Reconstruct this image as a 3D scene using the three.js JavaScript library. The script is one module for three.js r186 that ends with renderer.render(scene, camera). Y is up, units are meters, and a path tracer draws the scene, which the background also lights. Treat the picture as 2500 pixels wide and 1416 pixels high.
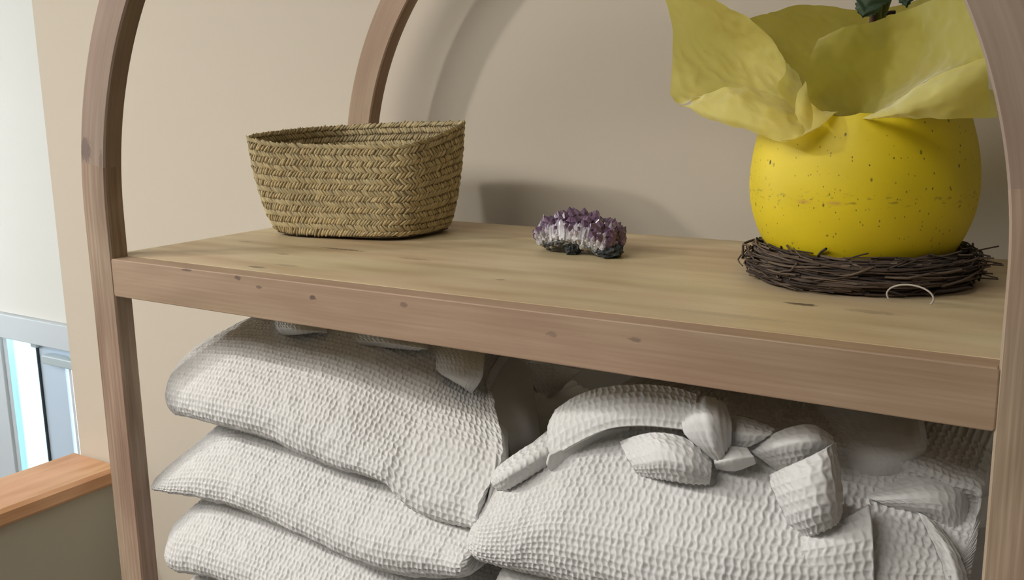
import * as THREE from 'three';
import { RectAreaLightUniformsLib } from 'three/addons/lights/RectAreaLightUniformsLib.js';
import { mergeGeometries } from 'three/addons/utils/BufferGeometryUtils.js';
import { createNoise3D } from 'simplex-noise';

// ---------------------------------------------------------------- camera, sky, lights, exposure
const scene = new THREE.Scene();
const camera = new THREE.PerspectiveCamera(THREE.MathUtils.radToDeg(2 * Math.atan(708 / 2430.99)), 2500 / 1416, 0.05, 60);
camera.rotation.set(-0.1993, 0.5758, -0.017, 'YXZ');
camera.position.set(0.8648, 0.1589, 0.6024);
camera.updateMatrixWorld(true);
scene.add(camera);
scene.background = new THREE.Color().setRGB(0.86, 0.95, 1.0);
scene.backgroundIntensity = 6.6;
const renderer = new THREE.WebGLRenderer({ antialias: true });
renderer.toneMapping = THREE.LinearToneMapping;
renderer.toneMappingExposure = 1.13;
renderer.shadowMap.enabled = true;
// unseen sources: globe at upper left, ceiling lamp near it, added fill panel in front
const UNSEEN_GLOBE = { at: [-1.4, 1.1, 1.2], cd: 3.9, color: [1.0, 0.975, 0.925], r: 0.045 };  // out of view, placed to cast the basket and arch shadows
const FILL_PANEL = { at: [-0.3, 1.25, 1.75], w: 2.0, d: 1.0, nits: 5.8, color: [1.0, 0.965, 0.91] };  // added soft fill that lifts the shaded sides
const UNSEEN_CAN = { at: [-1.0, 1.262, 1.3], cd: 3.8, color: [1.0, 0.965, 0.91], r: 0.045 };  // out of view, lights the robes and the wall by the arch
RectAreaLightUniformsLib.init();

// ---------------------------------------------------------------- helpers
function rng(seed) { let a = seed >>> 0; return () => { a = (a + 0x6D2B79F5) | 0; let t = Math.imul(a ^ (a >>> 15), 1 | a); t = (t + Math.imul(t ^ (t >>> 7), 61 | t)) ^ t; return ((t ^ (t >>> 14)) >>> 0) / 4294967296; }; }
const noise3 = createNoise3D(rng(7));
const V = (x, y, z) => new THREE.Vector3(x, y, z);
const lerp = (a, b, t) => a + (b - a) * t, clamp = (x, a = 0, b = 1) => Math.min(b, Math.max(a, x));
const sstep = (a, b, x) => { const t = clamp((x - a) / (b - a)); return t * t * (3 - 2 * t); };
// a survey mark: the point of the plane z = const that the camera saw at a pixel of the photograph
function at(px, py, z) {
  const d = V((px - 1250) / 2430.99, -(py - 708) / 2430.99, -1).applyQuaternion(camera.quaternion);
  return camera.position.clone().addScaledVector(d, (z - camera.position.z) / d.z);
}
const names = {};
const numbered = n => { const k = names[n] = (names[n] ?? -1) + 1; return k ? `${n}_${String(k).padStart(3, '0')}` : n; };
function tag(o, label, category, group) { o.userData.label = label; o.userData.category = category; if (group) o.userData.group = group; return o; }
function thing(name, label, category, pos = [0, 0, 0], group) { const g = new THREE.Group(); g.name = numbered(name); g.position.set(...pos); scene.add(g); return tag(g, label, category, group); }
function mesh(name, geo, mat, parent = scene) {
  const m = new THREE.Mesh(geo, mat); m.name = parent === scene ? numbered(name) : name; m.castShadow = m.receiveShadow = true; parent.add(m); return m;
}
function struct(name, geo, mat, parent = scene) { const m = mesh(name, geo, mat, parent); if (parent === scene) m.userData.kind = 'structure'; return m; }
function box(x0, y0, z0, x1, y1, z1, bevel = 0) {
  const w = x1 - x0, h = y1 - y0, d = z1 - z0; let g;
  if (!bevel) g = new THREE.BoxGeometry(w, h, d);
  else {
    const b = bevel, s = new THREE.Shape([[-w / 2 + b, -h / 2], [w / 2 - b, -h / 2], [w / 2, -h / 2 + b], [w / 2, h / 2 - b], [w / 2 - b, h / 2], [-w / 2 + b, h / 2], [-w / 2, h / 2 - b], [-w / 2, -h / 2 + b]].map(p => new THREE.Vector2(...p).multiplyScalar(1)));
    const inner = new THREE.Shape([[-w / 2 + 2 * b, -h / 2 + b], [w / 2 - 2 * b, -h / 2 + b], [w / 2 - b, -h / 2 + 2 * b], [w / 2 - b, h / 2 - 2 * b], [w / 2 - 2 * b, h / 2 - b], [-w / 2 + 2 * b, h / 2 - b], [-w / 2 + b, h / 2 - 2 * b], [-w / 2 + b, -h / 2 + 2 * b]].map(p => new THREE.Vector2(...p)));
    g = new THREE.ExtrudeGeometry(inner, { depth: d - 2 * b, bevelEnabled: true, bevelThickness: b, bevelSize: b, bevelSegments: 2, steps: 1 }); g.translate(0, 0, -d / 2 + b);
  }
  g.translate((x0 + x1) / 2, (y0 + y1) / 2, (z0 + z1) / 2);
  return g;
}
// uv in metres by the dominant axis of each face: u along `along` (0 x, 1 y, 2 z)
function gridUV(g0, along = 0, off = [0, 0]) {
  const g = g0.index ? g0.toNonIndexed() : g0; const p = g.attributes.position, uv = new Float32Array(p.count * 2);
  g.computeVertexNormals();
  const n = g.attributes.normal;
  for (let i = 0; i < p.count; i += 3) {
    const a = [0, 1, 2].map(k => Math.abs(n.getComponent(i, k) + n.getComponent(i + 1, k) + n.getComponent(i + 2, k)));
    const ax = a.indexOf(Math.max(...a)); const rest = [0, 1, 2].filter(k => k !== ax);
    const u = rest.includes(along) ? along : rest[0], v = rest.find(k => k !== u);
    for (let k = i; k < i + 3; k++) { uv[2 * k] = p.getComponent(k, u) + off[0]; uv[2 * k + 1] = p.getComponent(k, v) + off[1] + (ax === 2 ? 0.37 : 0); }
  }
  g.setAttribute('uv', new THREE.BufferAttribute(uv, 2)); return g;
}
function dataTex(w, h, fn, { srgb = true, repeat } = {}) {
  const d = new Uint8Array(w * h * 4);
  for (let y = 0; y < h; y++) for (let x = 0; x < w; x++) { const c = fn((x + 0.5) / w, (y + 0.5) / h, x, y), o = 4 * (y * w + x); d[o] = clamp(c[0], 0, 255); d[o + 1] = clamp(c[1], 0, 255); d[o + 2] = clamp(c[2], 0, 255); d[o + 3] = 255; }
  const t = new THREE.DataTexture(d, w, h); t.magFilter = THREE.LinearFilter; t.minFilter = THREE.LinearMipmapLinearFilter; t.generateMipmaps = true; t.wrapS = t.wrapT = THREE.RepeatWrapping;
  if (srgb) t.colorSpace = THREE.SRGBColorSpace; if (repeat) t.repeat.set(...repeat); t.needsUpdate = true; return t;
}
function surface(nu, nv, fn) {          // indexed grid; fn(i, j) -> Vector3
  const pos = new Float32Array(nu * nv * 3), idx = [];
  for (let j = 0; j < nv; j++) for (let i = 0; i < nu; i++) { const p = fn(i, j), o = 3 * (j * nu + i); pos[o] = p.x; pos[o + 1] = p.y; pos[o + 2] = p.z; }
  for (let j = 0; j + 1 < nv; j++) for (let i = 0; i + 1 < nu; i++) { const a = j * nu + i; idx.push(a, a + 1, a + nu + 1, a, a + nu + 1, a + nu); }
  const g = new THREE.BufferGeometry(); g.setAttribute('position', new THREE.BufferAttribute(pos, 3)); g.setIndex(idx); return g;
}
function cr(a, b, c, d, t) { return 0.5 * (2 * b + (c - a) * t + (2 * a - 5 * b + 4 * c - d) * t * t + (3 * b - a - 3 * c + d) * t * t * t); }
function crv(P, i, t) {                 // Catmull-Rom on a list of points, segment i
  const n = P.length, b = P[i], c = P[i + 1], a = i ? P[i - 1] : b.clone().multiplyScalar(2).sub(c), d = i + 2 < n ? P[i + 2] : c.clone().multiplyScalar(2).sub(b);
  return V(cr(a.x, b.x, c.x, d.x, t), cr(a.y, b.y, c.y, d.y, t), cr(a.z, b.z, c.z, d.z, t));
}
// smooth sheet through rows of control points: step = vertex spacing in metres; coarse = indices of row intervals that need few vertices
function sheet(rows, { step = 0.0013, coarse = [], coarseCols = [], waffle = 0, cell = 0.0055, out, crumple = 0, crumpleScale = 30, seed = 0, thick = 0, ribs = 0 } = {}) {
  const R = rows.length, C = rows[0].length;
  const count = (n, isC, len) => Array.from({ length: n - 1 }, (_, k) => isC.includes(k) ? 5 : Math.max(3, Math.ceil(len(k) / step)));
  const rd = count(R, coarse, k => Math.max(...rows[k].map((p, c) => p.distanceTo(rows[k + 1][c]))) * 0.85);
  const cd = count(C, coarseCols, k => rows.map(r => r[k].distanceTo(r[k + 1])).sort((a, b) => a - b)[R >> 1] * 1.0);
  const ts = [], ss = [];
  rd.forEach((n, k) => { for (let i = 0; i < n; i++) ts.push([k, i / n]); }); ts.push([R - 2, 1]);
  cd.forEach((n, k) => { for (let i = 0; i < n; i++) ss.push([k, i / n]); }); ss.push([C - 2, 1]);
  const nu = ss.length, nv = ts.length, cols = Array.from({ length: C }, (_, c) => rows.map(r => r[c]));
  const P = [];
  for (const [k, f] of ts) { const ctl = cols.map(col => crv(col, k, f)); for (const [m, h] of ss) P.push(crv(ctl, m, h)); }
  const at2 = (i, j) => P[j * nu + i];
  // arc lengths, so that the weave keeps its size
  const U = new Float32Array(nu * nv), Vv = new Float32Array(nu * nv);
  for (let i = 1; i < nu; i++) { let s = 0, n = 0; for (let j = (nv / 4) | 0; j < nv * 0.8; j += 6) { s += at2(i, j).distanceTo(at2(i - 1, j)); n++; } s /= n; for (let j = 0; j < nv; j++) U[j * nu + i] = U[j * nu + i - 1] + s; }
  for (let j = 1; j < nv; j++) { let s = 0, n = 0; for (let i = (nu / 6) | 0; i < nu * 0.85; i += 6) { s += at2(i, j).distanceTo(at2(i, j - 1)); n++; } s /= n; for (let i = 0; i < nu; i++) Vv[j * nu + i] = Vv[(j - 1) * nu + i] + s; }
  const N = P.map((_, q) => {
    const i = q % nu, j = (q / nu) | 0;
    const n = at2(Math.min(i + 1, nu - 1), j).clone().sub(at2(Math.max(i - 1, 0), j)).cross(at2(i, Math.min(j + 1, nv - 1)).clone().sub(at2(i, Math.max(j - 1, 0))));
    return n.lengthSq() > 1e-20 ? n.normalize() : V(0, 0, 1);
  });
  let vote = 0; const mid = out ?? V(0, 0, 1);
  for (let q = 0; q < P.length; q += 17) vote += out && out.isVector3 && out.centre ? N[q].dot(P[q].clone().sub(out)) : N[q].dot(mid);
  const sg = vote < 0 ? -1 : 1;
  const top = P.map((p, q) => {
    const u = U[q], v = Vv[q]; let h = 0;
    if (waffle) {
      const uu = u / cell + 0.15 * Math.sin(Math.PI * v / cell + (Math.floor(u / cell + 0.5) % 2) * 1.3) + 0.06 * noise3(u * 40, v * 40, seed);
      const vv = v / cell + 0.06 * noise3(u * 45, v * 45, seed + 5);
      const ru = Math.pow(Math.abs(Math.cos(Math.PI * uu)), 5), rv = 0.7 * Math.pow(Math.abs(Math.cos(Math.PI * vv)), 5);
      h += waffle * (Math.max(ru, rv) - 0.35) * (0.85 + 0.3 * noise3(u * 70, v * 70, seed + 9));
    }
    if (ribs) h += ribs * Math.pow(Math.abs(Math.cos(Math.PI * u / 0.0085)), 2);
    if (crumple) { const a = noise3(p.x * crumpleScale + seed, p.y * crumpleScale, p.z * crumpleScale), b = noise3(p.x * crumpleScale * 2.3, p.y * crumpleScale * 2.3 + seed, p.z * crumpleScale * 2.3); h += crumple * (a + 0.55 * (1 - 2 * Math.abs(b))); }
    return p.clone().addScaledVector(N[q], sg * h);
  });
  const g = surface(nu, nv, (i, j) => top[j * nu + i]);
  const uv = new Float32Array(nu * nv * 2); for (let q = 0; q < nu * nv; q++) { uv[2 * q] = U[q]; uv[2 * q + 1] = Vv[q]; }
  g.setAttribute('uv', new THREE.BufferAttribute(uv, 2));
  if (!thick) { g.computeVertexNormals(); return g; }
  // closed ribbon: the back and the four edges
  const back = P.map((p, q) => p.clone().addScaledVector(N[q], -sg * thick)), all = [...top, ...back], idx = Array.from(g.index.array), o = nu * nv;
  const f = g.index.array; for (let k = 0; k < f.length; k += 3) idx.push(f[k] + o, f[k + 2] + o, f[k + 1] + o);
  const wall = (a, b) => idx.push(a, a + o, b + o, a, b + o, b);
  for (let i = 0; i + 1 < nu; i++) { wall(i, i + 1); wall((nv - 1) * nu + i + 1, (nv - 1) * nu + i); }
  for (let j = 0; j + 1 < nv; j++) { wall((j + 1) * nu, j * nu); wall(j * nu + nu - 1, (j + 1) * nu + nu - 1); }
  const t = new THREE.BufferGeometry(), pos = new Float32Array(all.length * 3); all.forEach((p, k) => p.toArray(pos, 3 * k));
  const uv2 = new Float32Array(all.length * 2); uv2.set(uv); uv2.set(uv, uv.length);
  t.setAttribute('position', new THREE.BufferAttribute(pos, 3)); t.setAttribute('uv', new THREE.BufferAttribute(uv2, 2)); t.setIndex(idx); t.computeVertexNormals(); return t;
}
function tube(points, r, sides = 5, seg = 3) { const c = new THREE.CatmullRomCurve3(points); return new THREE.TubeGeometry(c, Math.max(2, (points.length - 1) * seg), r, sides, false); }

// ---------------------------------------------------------------- materials
const std = (rgb, rough = 0.8, more = {}) => new THREE.MeshStandardMaterial({ color: new THREE.Color().setRGB(...rgb), roughness: rough, ...more });
// wood: grain runs along u; one tile is L metres long and W wide
function woodTex(seed, base, dark, { L = 0.9, W = 0.4, w = 1024, h = 512, contrast = 1, fine = 1, marks = [] } = {}) {
  return dataTex(w, h, (u, v) => {
    const x = u * L, y = v * W;
    const warp = 0.012 * noise3(x * 2.2, y * 9, seed) + 0.004 * noise3(x * 9, y * 30, seed + 2);
    const rings = Math.sin((y + warp) * 190 + 2.5 * noise3(x * 1.3, y * 5, seed + 4));
    const streak = noise3(x * 5, y * 260, seed + 6), hair = noise3(x * 22, y * 900, seed + 8), cloud = noise3(x * 5, y * 14, seed + 10), cloud2 = noise3(x * 14, y * 40, seed + 12);
    let t = 0.38 + contrast * (0.13 * rings * (0.6 + 0.5 * cloud) + 0.14 * streak * fine + 0.08 * hair * fine + 0.22 * cloud + 0.08 * cloud2);
    let c = [0, 1, 2].map(k => lerp(base[k], dark[k], clamp(t)));
    const pink = 0.5 + 0.5 * noise3(x * 3.1, y * 11, seed + 20); c = [c[0] + 4 * pink, c[1] - 3 * pink, c[2] + 1 * pink];
    for (const [mx, my, rx, ry, k] of marks) {
      const dx = (x - mx) / rx, dy = (y - my) / ry, q = dx * dx + dy * dy + 0.5 * noise3(x * 160, y * 320, seed + 30);
      const m = k * (1 - sstep(0.35, 1.25, q)); c = c.map((e, i) => lerp(e, [78, 62, 58][i], m));
    }
    return c;
  });
}
const woodMat = (tex, L, W, rough = 0.55) => { tex.repeat.set(1 / L, 1 / W); return new THREE.MeshStandardMaterial({ map: tex, roughness: rough }); };
// marks given as pixels of the photograph on the top and on the front of the shelf
const onTop = (px, py) => { const d = V((px - 1250) / 2430.99, -(py - 708) / 2430.99, -1).applyQuaternion(camera.quaternion); return camera.position.clone().addScaledVector(d, -camera.position.y / d.y); };
const topMarks = [[625, 652, 0.012, 0.004, 0.5], [838, 609, 0.03, 0.003, 0.6], [1222, 683, 0.005, 0.003, 0.4], [1960, 743, 0.013, 0.004, 0.75], [1780, 770, 0.05, 0.006, 0.12], [2130, 762, 0.02, 0.006, 0.2], [700, 648, 0.015, 0.004, 0.2], [600, 590, 0.012, 0.004, 0.25], [690, 620, 0.008, 0.004, 0.25], [1010, 632, 0.02, 0.004, 0.2]]
  .map(([px, py, rx, ry, k]) => { const p = onTop(px, py); return [p.x + 0.05, p.z + 0.42, rx, ry, k]; });
const frontMarks = [[455, 659, 0.008, 0.0012, 0.56], [580, 678, 0.004, 0.0025, 0.56], [632, 701, 0.004, 0.0015, 0.48], [763, 727, 0.004, 0.002, 0.68], [985, 744, 0.004, 0.002, 0.4], [1347, 816, 0.005, 0.002, 0.28], [1550, 829, 0.005, 0.002, 0.40]]
  .map(([px, py, rx, ry, k]) => { const p = at(px, py, 0); return [p.x + 0.05, p.y + 0.045, rx, ry, k]; });
const shelfTopTex = woodTex(11, [211, 198, 160], [173, 150, 112], { L: 0.95, W: 0.46, w: 1400, h: 700, contrast: 1.25, fine: 0.4, marks: topMarks });
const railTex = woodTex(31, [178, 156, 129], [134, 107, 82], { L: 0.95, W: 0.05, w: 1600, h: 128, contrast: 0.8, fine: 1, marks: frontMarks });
const legTex = woodTex(51, [177, 157, 133], [118, 95, 74], { L: 1.6, W: 0.12, w: 2048, h: 256, contrast: 1.25, fine: 1.2 });
const archTex = woodTex(71, [164, 146, 126], [116, 95, 78], { L: 1.6, W: 0.12, w: 2048, h: 256, contrast: 0.9, fine: 0.9, marks: [[0.012, 0.03, 0.011, 0.010, 0.45], [0.006, 0.006, 0.012, 0.003, 0.35]] });
const archTexBack = woodTex(75, [182, 160, 132], [132, 106, 82], { L: 1.6, W: 0.12, w: 2048, h: 256, contrast: 0.9, fine: 0.8 });
const capTex = woodTex(91, [226, 186, 146], [178, 128, 84], { L: 0.9, W: 0.3, w: 512, h: 256, contrast: 1, fine: 0.7 });
const M = {
  shelfTop: woodMat(shelfTopTex, 0.95, 0.46, 0.5), rail: woodMat(railTex, 0.95, 0.05, 0.6), leg: woodMat(legTex, 1.6, 0.12, 0.6), arch: woodMat(archTex, 1.6, 0.12, 0.6), archBack: woodMat(archTexBack, 1.6, 0.12, 0.6), cap: woodMat(capTex, 0.9, 0.3, 0.4),
  wall: std([0.62, 0.55, 0.45], 0.9), wallFar: std([0.86, 0.81, 0.74], 0.9), wallUnseen: std([0.2, 0.19, 0.17], 0.9), ceiling: std([0.45, 0.44, 0.42], 0.9), floor: std([0.12, 0.1, 0.08], 0.5),  // unseen walls, floor and ceiling kept dark to hold down bounced light
  trim: std([0.66, 0.68, 0.70], 0.6), door: std([0.62, 0.72, 0.84], 0.5), closer: std([0.5, 0.56, 0.58], 0.5), dark: std([0.05, 0.055, 0.06], 0.6),
  glass: new THREE.MeshPhysicalMaterial({ color: 0xffffff, transmission: 1, thickness: 0, roughness: 0 }),
  frosted: new THREE.MeshPhysicalMaterial({ color: new THREE.Color().setRGB(0.52, 0.78, 0.84), transmission: 0.9, thickness: 0, roughness: 0.9 }),
  cloth: std([0.71, 0.70, 0.685], 0.95),
};
const wallBump = dataTex(256, 256, (u, v) => { const n = 128 + 60 * noise3(u * 40, v * 40, 3) + 40 * noise3(u * 90, v * 90, 9); return [n, n, n]; }, { srgb: false, repeat: [6, 6] });
for (const k of ['wall', 'wallFar']) { M[k].bumpMap = wallBump; M[k].bumpScale = 0.00006; }

// ---------------------------------------------------------------- the setting
const FL = -1.36, CE = 1.27, ZW = -0.4725, XC = at(137, 552, -0.4725).x, ZD = -1.9, LOW = -2.75;
struct('floor', gridUV(box(XC, FL - 0.2, ZW - 0.12, 2.62, FL, 3.5)), M.floor);
struct('floor', gridUV(box(-5.6, LOW - 0.12, ZD - 0.2, XC, LOW, 3.5)), M.floor);
struct('ceiling', box(-5.6, CE, ZD - 0.2, 2.72, CE + 0.12, 3.62), M.ceiling);
struct('wall_back', gridUV(box(XC, FL - 0.2, ZW - 0.12, 2.62, CE, ZW)), M.wall);
struct('wall_right', gridUV(box(2.6, FL - 0.2, ZW - 0.12, 2.72, CE, 3.5)), M.wallUnseen);
struct('wall_front', gridUV(box(-5.6, LOW, 3.5, 2.72, CE, 3.62)), M.wallUnseen);
struct('wall_stairwell', gridUV(box(XC, LOW, ZD - 0.01, XC + 0.12, CE, ZW - 0.12)), M.wall);
// half wall beside the stairs with its timber cap
const onY = (px, py, y) => { const d = V((px - 1250) / 2430.99, -(py - 708) / 2430.99, -1).applyQuaternion(camera.quaternion), c = camera.position; return c.clone().addScaledVector(d, (y - c.y) / d.y); };
const CY = at(232, 1116, ZW).y, CX0 = onY(100, 1130, CY).x, CX1 = onY(100, 1210, CY).x, CH = 0.032;
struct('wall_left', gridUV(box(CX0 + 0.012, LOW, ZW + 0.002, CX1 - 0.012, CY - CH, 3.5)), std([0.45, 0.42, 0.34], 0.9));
struct('trim_1', gridUV(box(CX0, CY - CH, ZW + 0.003, CX1, CY, 3.49, 0.004), 2), M.cap);
// stairwell wall with the entry: opening for a door and a sidelight
const dp = (px, py) => at(px, py, ZD);
const head = dp(90, 838).y, seam = dp(82, 880).x;          // underside of the head casing, line between sidelight and door
const doorR = seam + 0.92, sideL = seam - 0.62;
struct('wall_far', gridUV(mergeGeometries([box(-5.6, head + 0.12, ZD - 0.2, XC, CE, ZD), box(-5.6, LOW, ZD - 0.2, sideL - 0.06, head + 0.12, ZD), box(doorR + 0.06, LOW, ZD - 0.2, XC, head + 0.12, ZD)].map(g => g.toNonIndexed()))), M.wallFar);
struct('trim_2', box(sideL - 0.14, head, ZD - 0.03, doorR + 0.14, head + 0.115, ZD + 0.022, 0.004), M.trim);
struct('trim_3', box(doorR + 0.005, LOW, ZD - 0.2, doorR + 0.06, head, ZD + 0.02, 0.004), M.trim);
struct('trim_4', box(sideL - 0.06, LOW, ZD - 0.2, sideL, head, ZD + 0.02, 0.004), M.trim);
struct('trim_5', box(seam - 0.007, LOW, ZD - 0.16, seam - 0.001, head, ZD - 0.02), M.dark);  // dark strip standing for the shaded gap beside the door
{ // sidelight
  const w = new THREE.Group(); w.name = 'window_1'; w.userData.kind = 'structure'; scene.add(w);
  const gx = dp(16, 1050).x;
  struct('window_frame', box(sideL + 0.002, LOW, ZD - 0.1, gx - 0.02, head - 0.001, ZD - 0.03, 0.003), M.trim, w);
  struct('window_frame', box(gx - 0.012, LOW + 0.01, ZD - 0.1, gx + 0.018, head - 0.002, ZD - 0.04, 0.003), M.trim, w);
  struct('pane', box(gx + 0.02, LOW + 0.01, ZD - 0.075, seam - 0.008, head - 0.002, ZD - 0.071), M.frosted, w);
}
{ // door leaf with a tall glazed light, muntins and a closer
  const d = new THREE.Group(); d.name = 'door_1'; d.userData.kind = 'structure'; scene.add(d);
  const gl = dp(152, 980).x, gt = dp(150, 893).y, gr = doorR - 0.16, gb = LOW + 0.3, z0 = ZD - 0.075, z1 = ZD - 0.03;
  struct('door_panel', mergeGeometries([box(seam + 0.003, LOW + 0.01, z0, gl, head - 0.006, z1), box(gr, LOW + 0.01, z0, doorR - 0.001, head - 0.006, z1), box(gl, gt, z0, gr, head - 0.006, z1), box(gl, LOW + 0.01, z0, gr, gb, z1)]), M.door, d);
  struct('pane', box(gl, gb, z0 + 0.02, gr, gt, z0 + 0.024), M.glass, d);
  const mx = dp(162, 1000).x; struct('muntin', box(mx - 0.008, gb, z0 + 0.012, mx + 0.012, gt, z1 - 0.006, 0.002), M.trim, d);
  const c0 = at(99, 866, z1 + 0.05);
  struct('door_closer', box(c0.x, c0.y - 0.042, z1, c0.x + 0.3, c0.y + 0.0, z1 + 0.05, 0.006), M.closer, d);
  struct('closer_arm', box(c0.x + 0.18, c0.y + 0.003, z1 + 0.01, c0.x + 0.55, c0.y + 0.012, z1 + 0.03, 0.002), M.closer, d);
  struct('door_bracket', box(seam - 0.03, head - 0.03, z1, seam + 0.015, head - 0.008, z1 + 0.02, 0.003), M.closer, d);
}
// unseen window wall on the left, placed to bring daylight onto the far wall
struct('wall_unseen_window', gridUV(mergeGeometries([box(-5.6, LOW, ZD, -5.5, -1.2, 3.5), box(-5.6, 0.9, ZD, -5.5, CE, 3.5), box(-5.6, -1.2, ZD, -5.5, 0.9, -1.6), box(-5.6, -1.2, 1.6, -5.5, 0.9, 3.5)].map(g => g.toNonIndexed()))), M.wallFar);
{ const w = new THREE.Group(); w.name = 'unseen_window_2'; w.userData.kind = 'structure'; scene.add(w);
  struct('pane', box(-5.56, -1.2, -1.6, -5.555, 0.9, 1.6), M.glass, w);
  struct('window_frame', mergeGeometries([box(-5.58, -1.2, -1.6, -5.53, -1.14, 1.6), box(-5.58, 0.84, -1.6, -5.53, 0.9, 1.6), box(-5.58, -1.14, -0.03, -5.53, 0.84, 0.03)]), M.trim, w); }
// out of view: two unseen lamps and one added fill panel
{
  const L = UNSEEN_GLOBE, t = thing('unseen_pendant_lamp', 'unseen globe lamp out of view, lighting the shelf and wall from the left', 'lamp', L.at);
  mesh('globe', new THREE.SphereGeometry(L.r, 24, 16), new THREE.MeshStandardMaterial({ color: 0xffffff, emissive: new THREE.Color().setRGB(...L.color), emissiveIntensity: 3, roughness: 0.4 }), t);
  mesh('cord', new THREE.CylinderGeometry(0.003, 0.003, CE - L.at[1] - L.r, 8).translate(0, (CE - L.at[1] + L.r) / 2, 0), M.dark, t);
  const p = new THREE.PointLight(new THREE.Color().setRGB(...L.color), L.cd, 0, 2); p.castShadow = true; p.shadow.radius = 3; p.shadow.mapSize.set(2048, 2048); t.add(p);
}
{
  const L = FILL_PANEL, t = thing('fill_light_panel', 'added fill light panel out of view above the front of the shelf', 'ceiling light', L.at);
  mesh('frame', mergeGeometries([box(-L.w / 2 - 0.03, -0.01, -L.d / 2 - 0.03, -L.w / 2, 0.02, L.d / 2 + 0.03), box(L.w / 2, -0.01, -L.d / 2 - 0.03, L.w / 2 + 0.03, 0.02, L.d / 2 + 0.03), box(-L.w / 2, -0.01, -L.d / 2 - 0.03, L.w / 2, 0.02, -L.d / 2), box(-L.w / 2, -0.01, L.d / 2, L.w / 2, 0.02, L.d / 2 + 0.03)]), M.trim, t);
  mesh('diffuser', box(-L.w / 2, 0.002, -L.d / 2, L.w / 2, 0.012, L.d / 2), new THREE.MeshStandardMaterial({ color: 0xffffff, emissive: new THREE.Color().setRGB(...L.color), emissiveIntensity: 1.2 }), t);
  const p = new THREE.RectAreaLight(new THREE.Color().setRGB(...L.color), L.nits, L.w, L.d); p.position.set(0, -0.012, 0); p.rotation.x = -Math.PI / 2; t.add(p);
}

{
  const L = UNSEEN_CAN, t = thing('unseen_downlight', 'unseen small ceiling lamp out of view, lighting the robes and wall', 'ceiling light', L.at);
  mesh('ring', new THREE.TorusGeometry(L.r + 0.012, 0.008, 10, 40).rotateX(Math.PI / 2), M.trim, t);
  mesh('lens', new THREE.CylinderGeometry(L.r, L.r, 0.006, 32).translate(0, 0.003, 0), new THREE.MeshStandardMaterial({ color: 0xffffff, emissive: new THREE.Color().setRGB(...L.color), emissiveIntensity: 3 }), t);
  const p = new THREE.SpotLight(new THREE.Color().setRGB(...L.color), L.cd, 0, 1.2, 0.35, 2); p.position.set(0, -0.012, 0); p.castShadow = true; p.shadow.radius = 3; p.shadow.mapSize.set(2048, 2048); p.target.position.set(0, -1, 0); t.add(p, p.target);
}

// ---------------------------------------------------------------- the arched shelf
// inner profile of the arch: side -1 left, +1 right; straight legs, then a quarter of an ellipse
const SW = 0.8, PW = 0.0375, PD = 0.0205, TH = 0.0379, SD = 0.387;
function archInner() {
  const pts = [];
  for (let i = 0; i <= 70; i++) { const y = lerp(FL, 0.043, i / 70); pts.push([0, y]); }
  for (let i = 1; i <= 60; i++) { const a = (i / 60) * Math.PI / 2; pts.push([0.36 - 0.36 * Math.cos(a), 0.043 + 0.36 * Math.sin(a)]); }
  for (let i = 60; i >= 0; i--) { const a = (i / 60) * Math.PI / 2; pts.push([0.455 + 0.345 * Math.cos(a), 0.055 + 0.348 * Math.sin(a)]); }
  for (let i = 70; i >= 0; i--) { const y = lerp(FL, 0.055, i / 70); pts.push([SW, y]); }
  return pts;
}
const INNER = archInner();
function archPiece(from, to, z1, z0) {   // piece of the frame between two indices of the profile, with chamfered edges; uv along and across the grain
  const P = INNER.slice(from, to + 1), b = 0.0016, prof = [[0, z1 - b], [b, z1], [PW - b, z1], [PW, z1 - b], [PW, z0 + b], [PW - b, z0], [b, z0], [0, z0 + b], [0, z1 - b]];
  const acc = [0]; prof.forEach((p, k) => { if (k) acc.push(acc[k - 1] + Math.hypot(p[0] - prof[k - 1][0], p[1] - prof[k - 1][1])); });
  const pos = [], uv = [], idx = []; let s = 0; const n = prof.length;
  const push = (x, y, z, u, v) => { pos.push(x, y, z); uv.push(u, v); return pos.length / 3 - 1; };
  const ring = P.map((p, i) => {
    const gi = from + i, a = INNER[Math.max(0, gi - 1)], c = INNER[Math.min(INNER.length - 1, gi + 1)], l = Math.hypot(c[0] - a[0], c[1] - a[1]), nx = -(c[1] - a[1]) / l, ny = (c[0] - a[0]) / l;
    if (i) s += Math.hypot(p[0] - P[i - 1][0], p[1] - P[i - 1][1]);
    return prof.map(([o, z]) => [p[0] + nx * o, p[1] + ny * o, z, s]);
  });
  for (let k = 0; k + 1 < n; k++) for (let i = 0; i + 1 < ring.length; i++) {
    const q = [ring[i][k], ring[i][k + 1], ring[i + 1][k + 1], ring[i + 1][k]], vv = [acc[k], acc[k + 1], acc[k + 1], acc[k]];
    const [a, c, d, e] = q.map((r, m) => push(r[0], r[1], r[2], r[3], vv[m])); idx.push(a, c, d, a, d, e);
  }
  for (const end of [0, ring.length - 1]) { const f = ring[end].slice(0, 8).map(r => push(r[0], r[1], r[2], r[0], r[2])); for (let k = 1; k < 7; k++) end ? idx.push(f[0], f[k], f[k + 1]) : idx.push(f[0], f[k + 1], f[k]); }
  const g = new THREE.BufferGeometry(); g.setAttribute('position', new THREE.Float32BufferAttribute(pos, 3)); g.setAttribute('uv', new THREE.Float32BufferAttribute(uv, 2)); g.setIndex(idx);
  const ng = g.toNonIndexed(); ng.computeVertexNormals(); return ng;
}
const shelf = thing('arched_shelf', 'tall pale wooden shelf with arched bentwood front and back frames', 'shelf');
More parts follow.
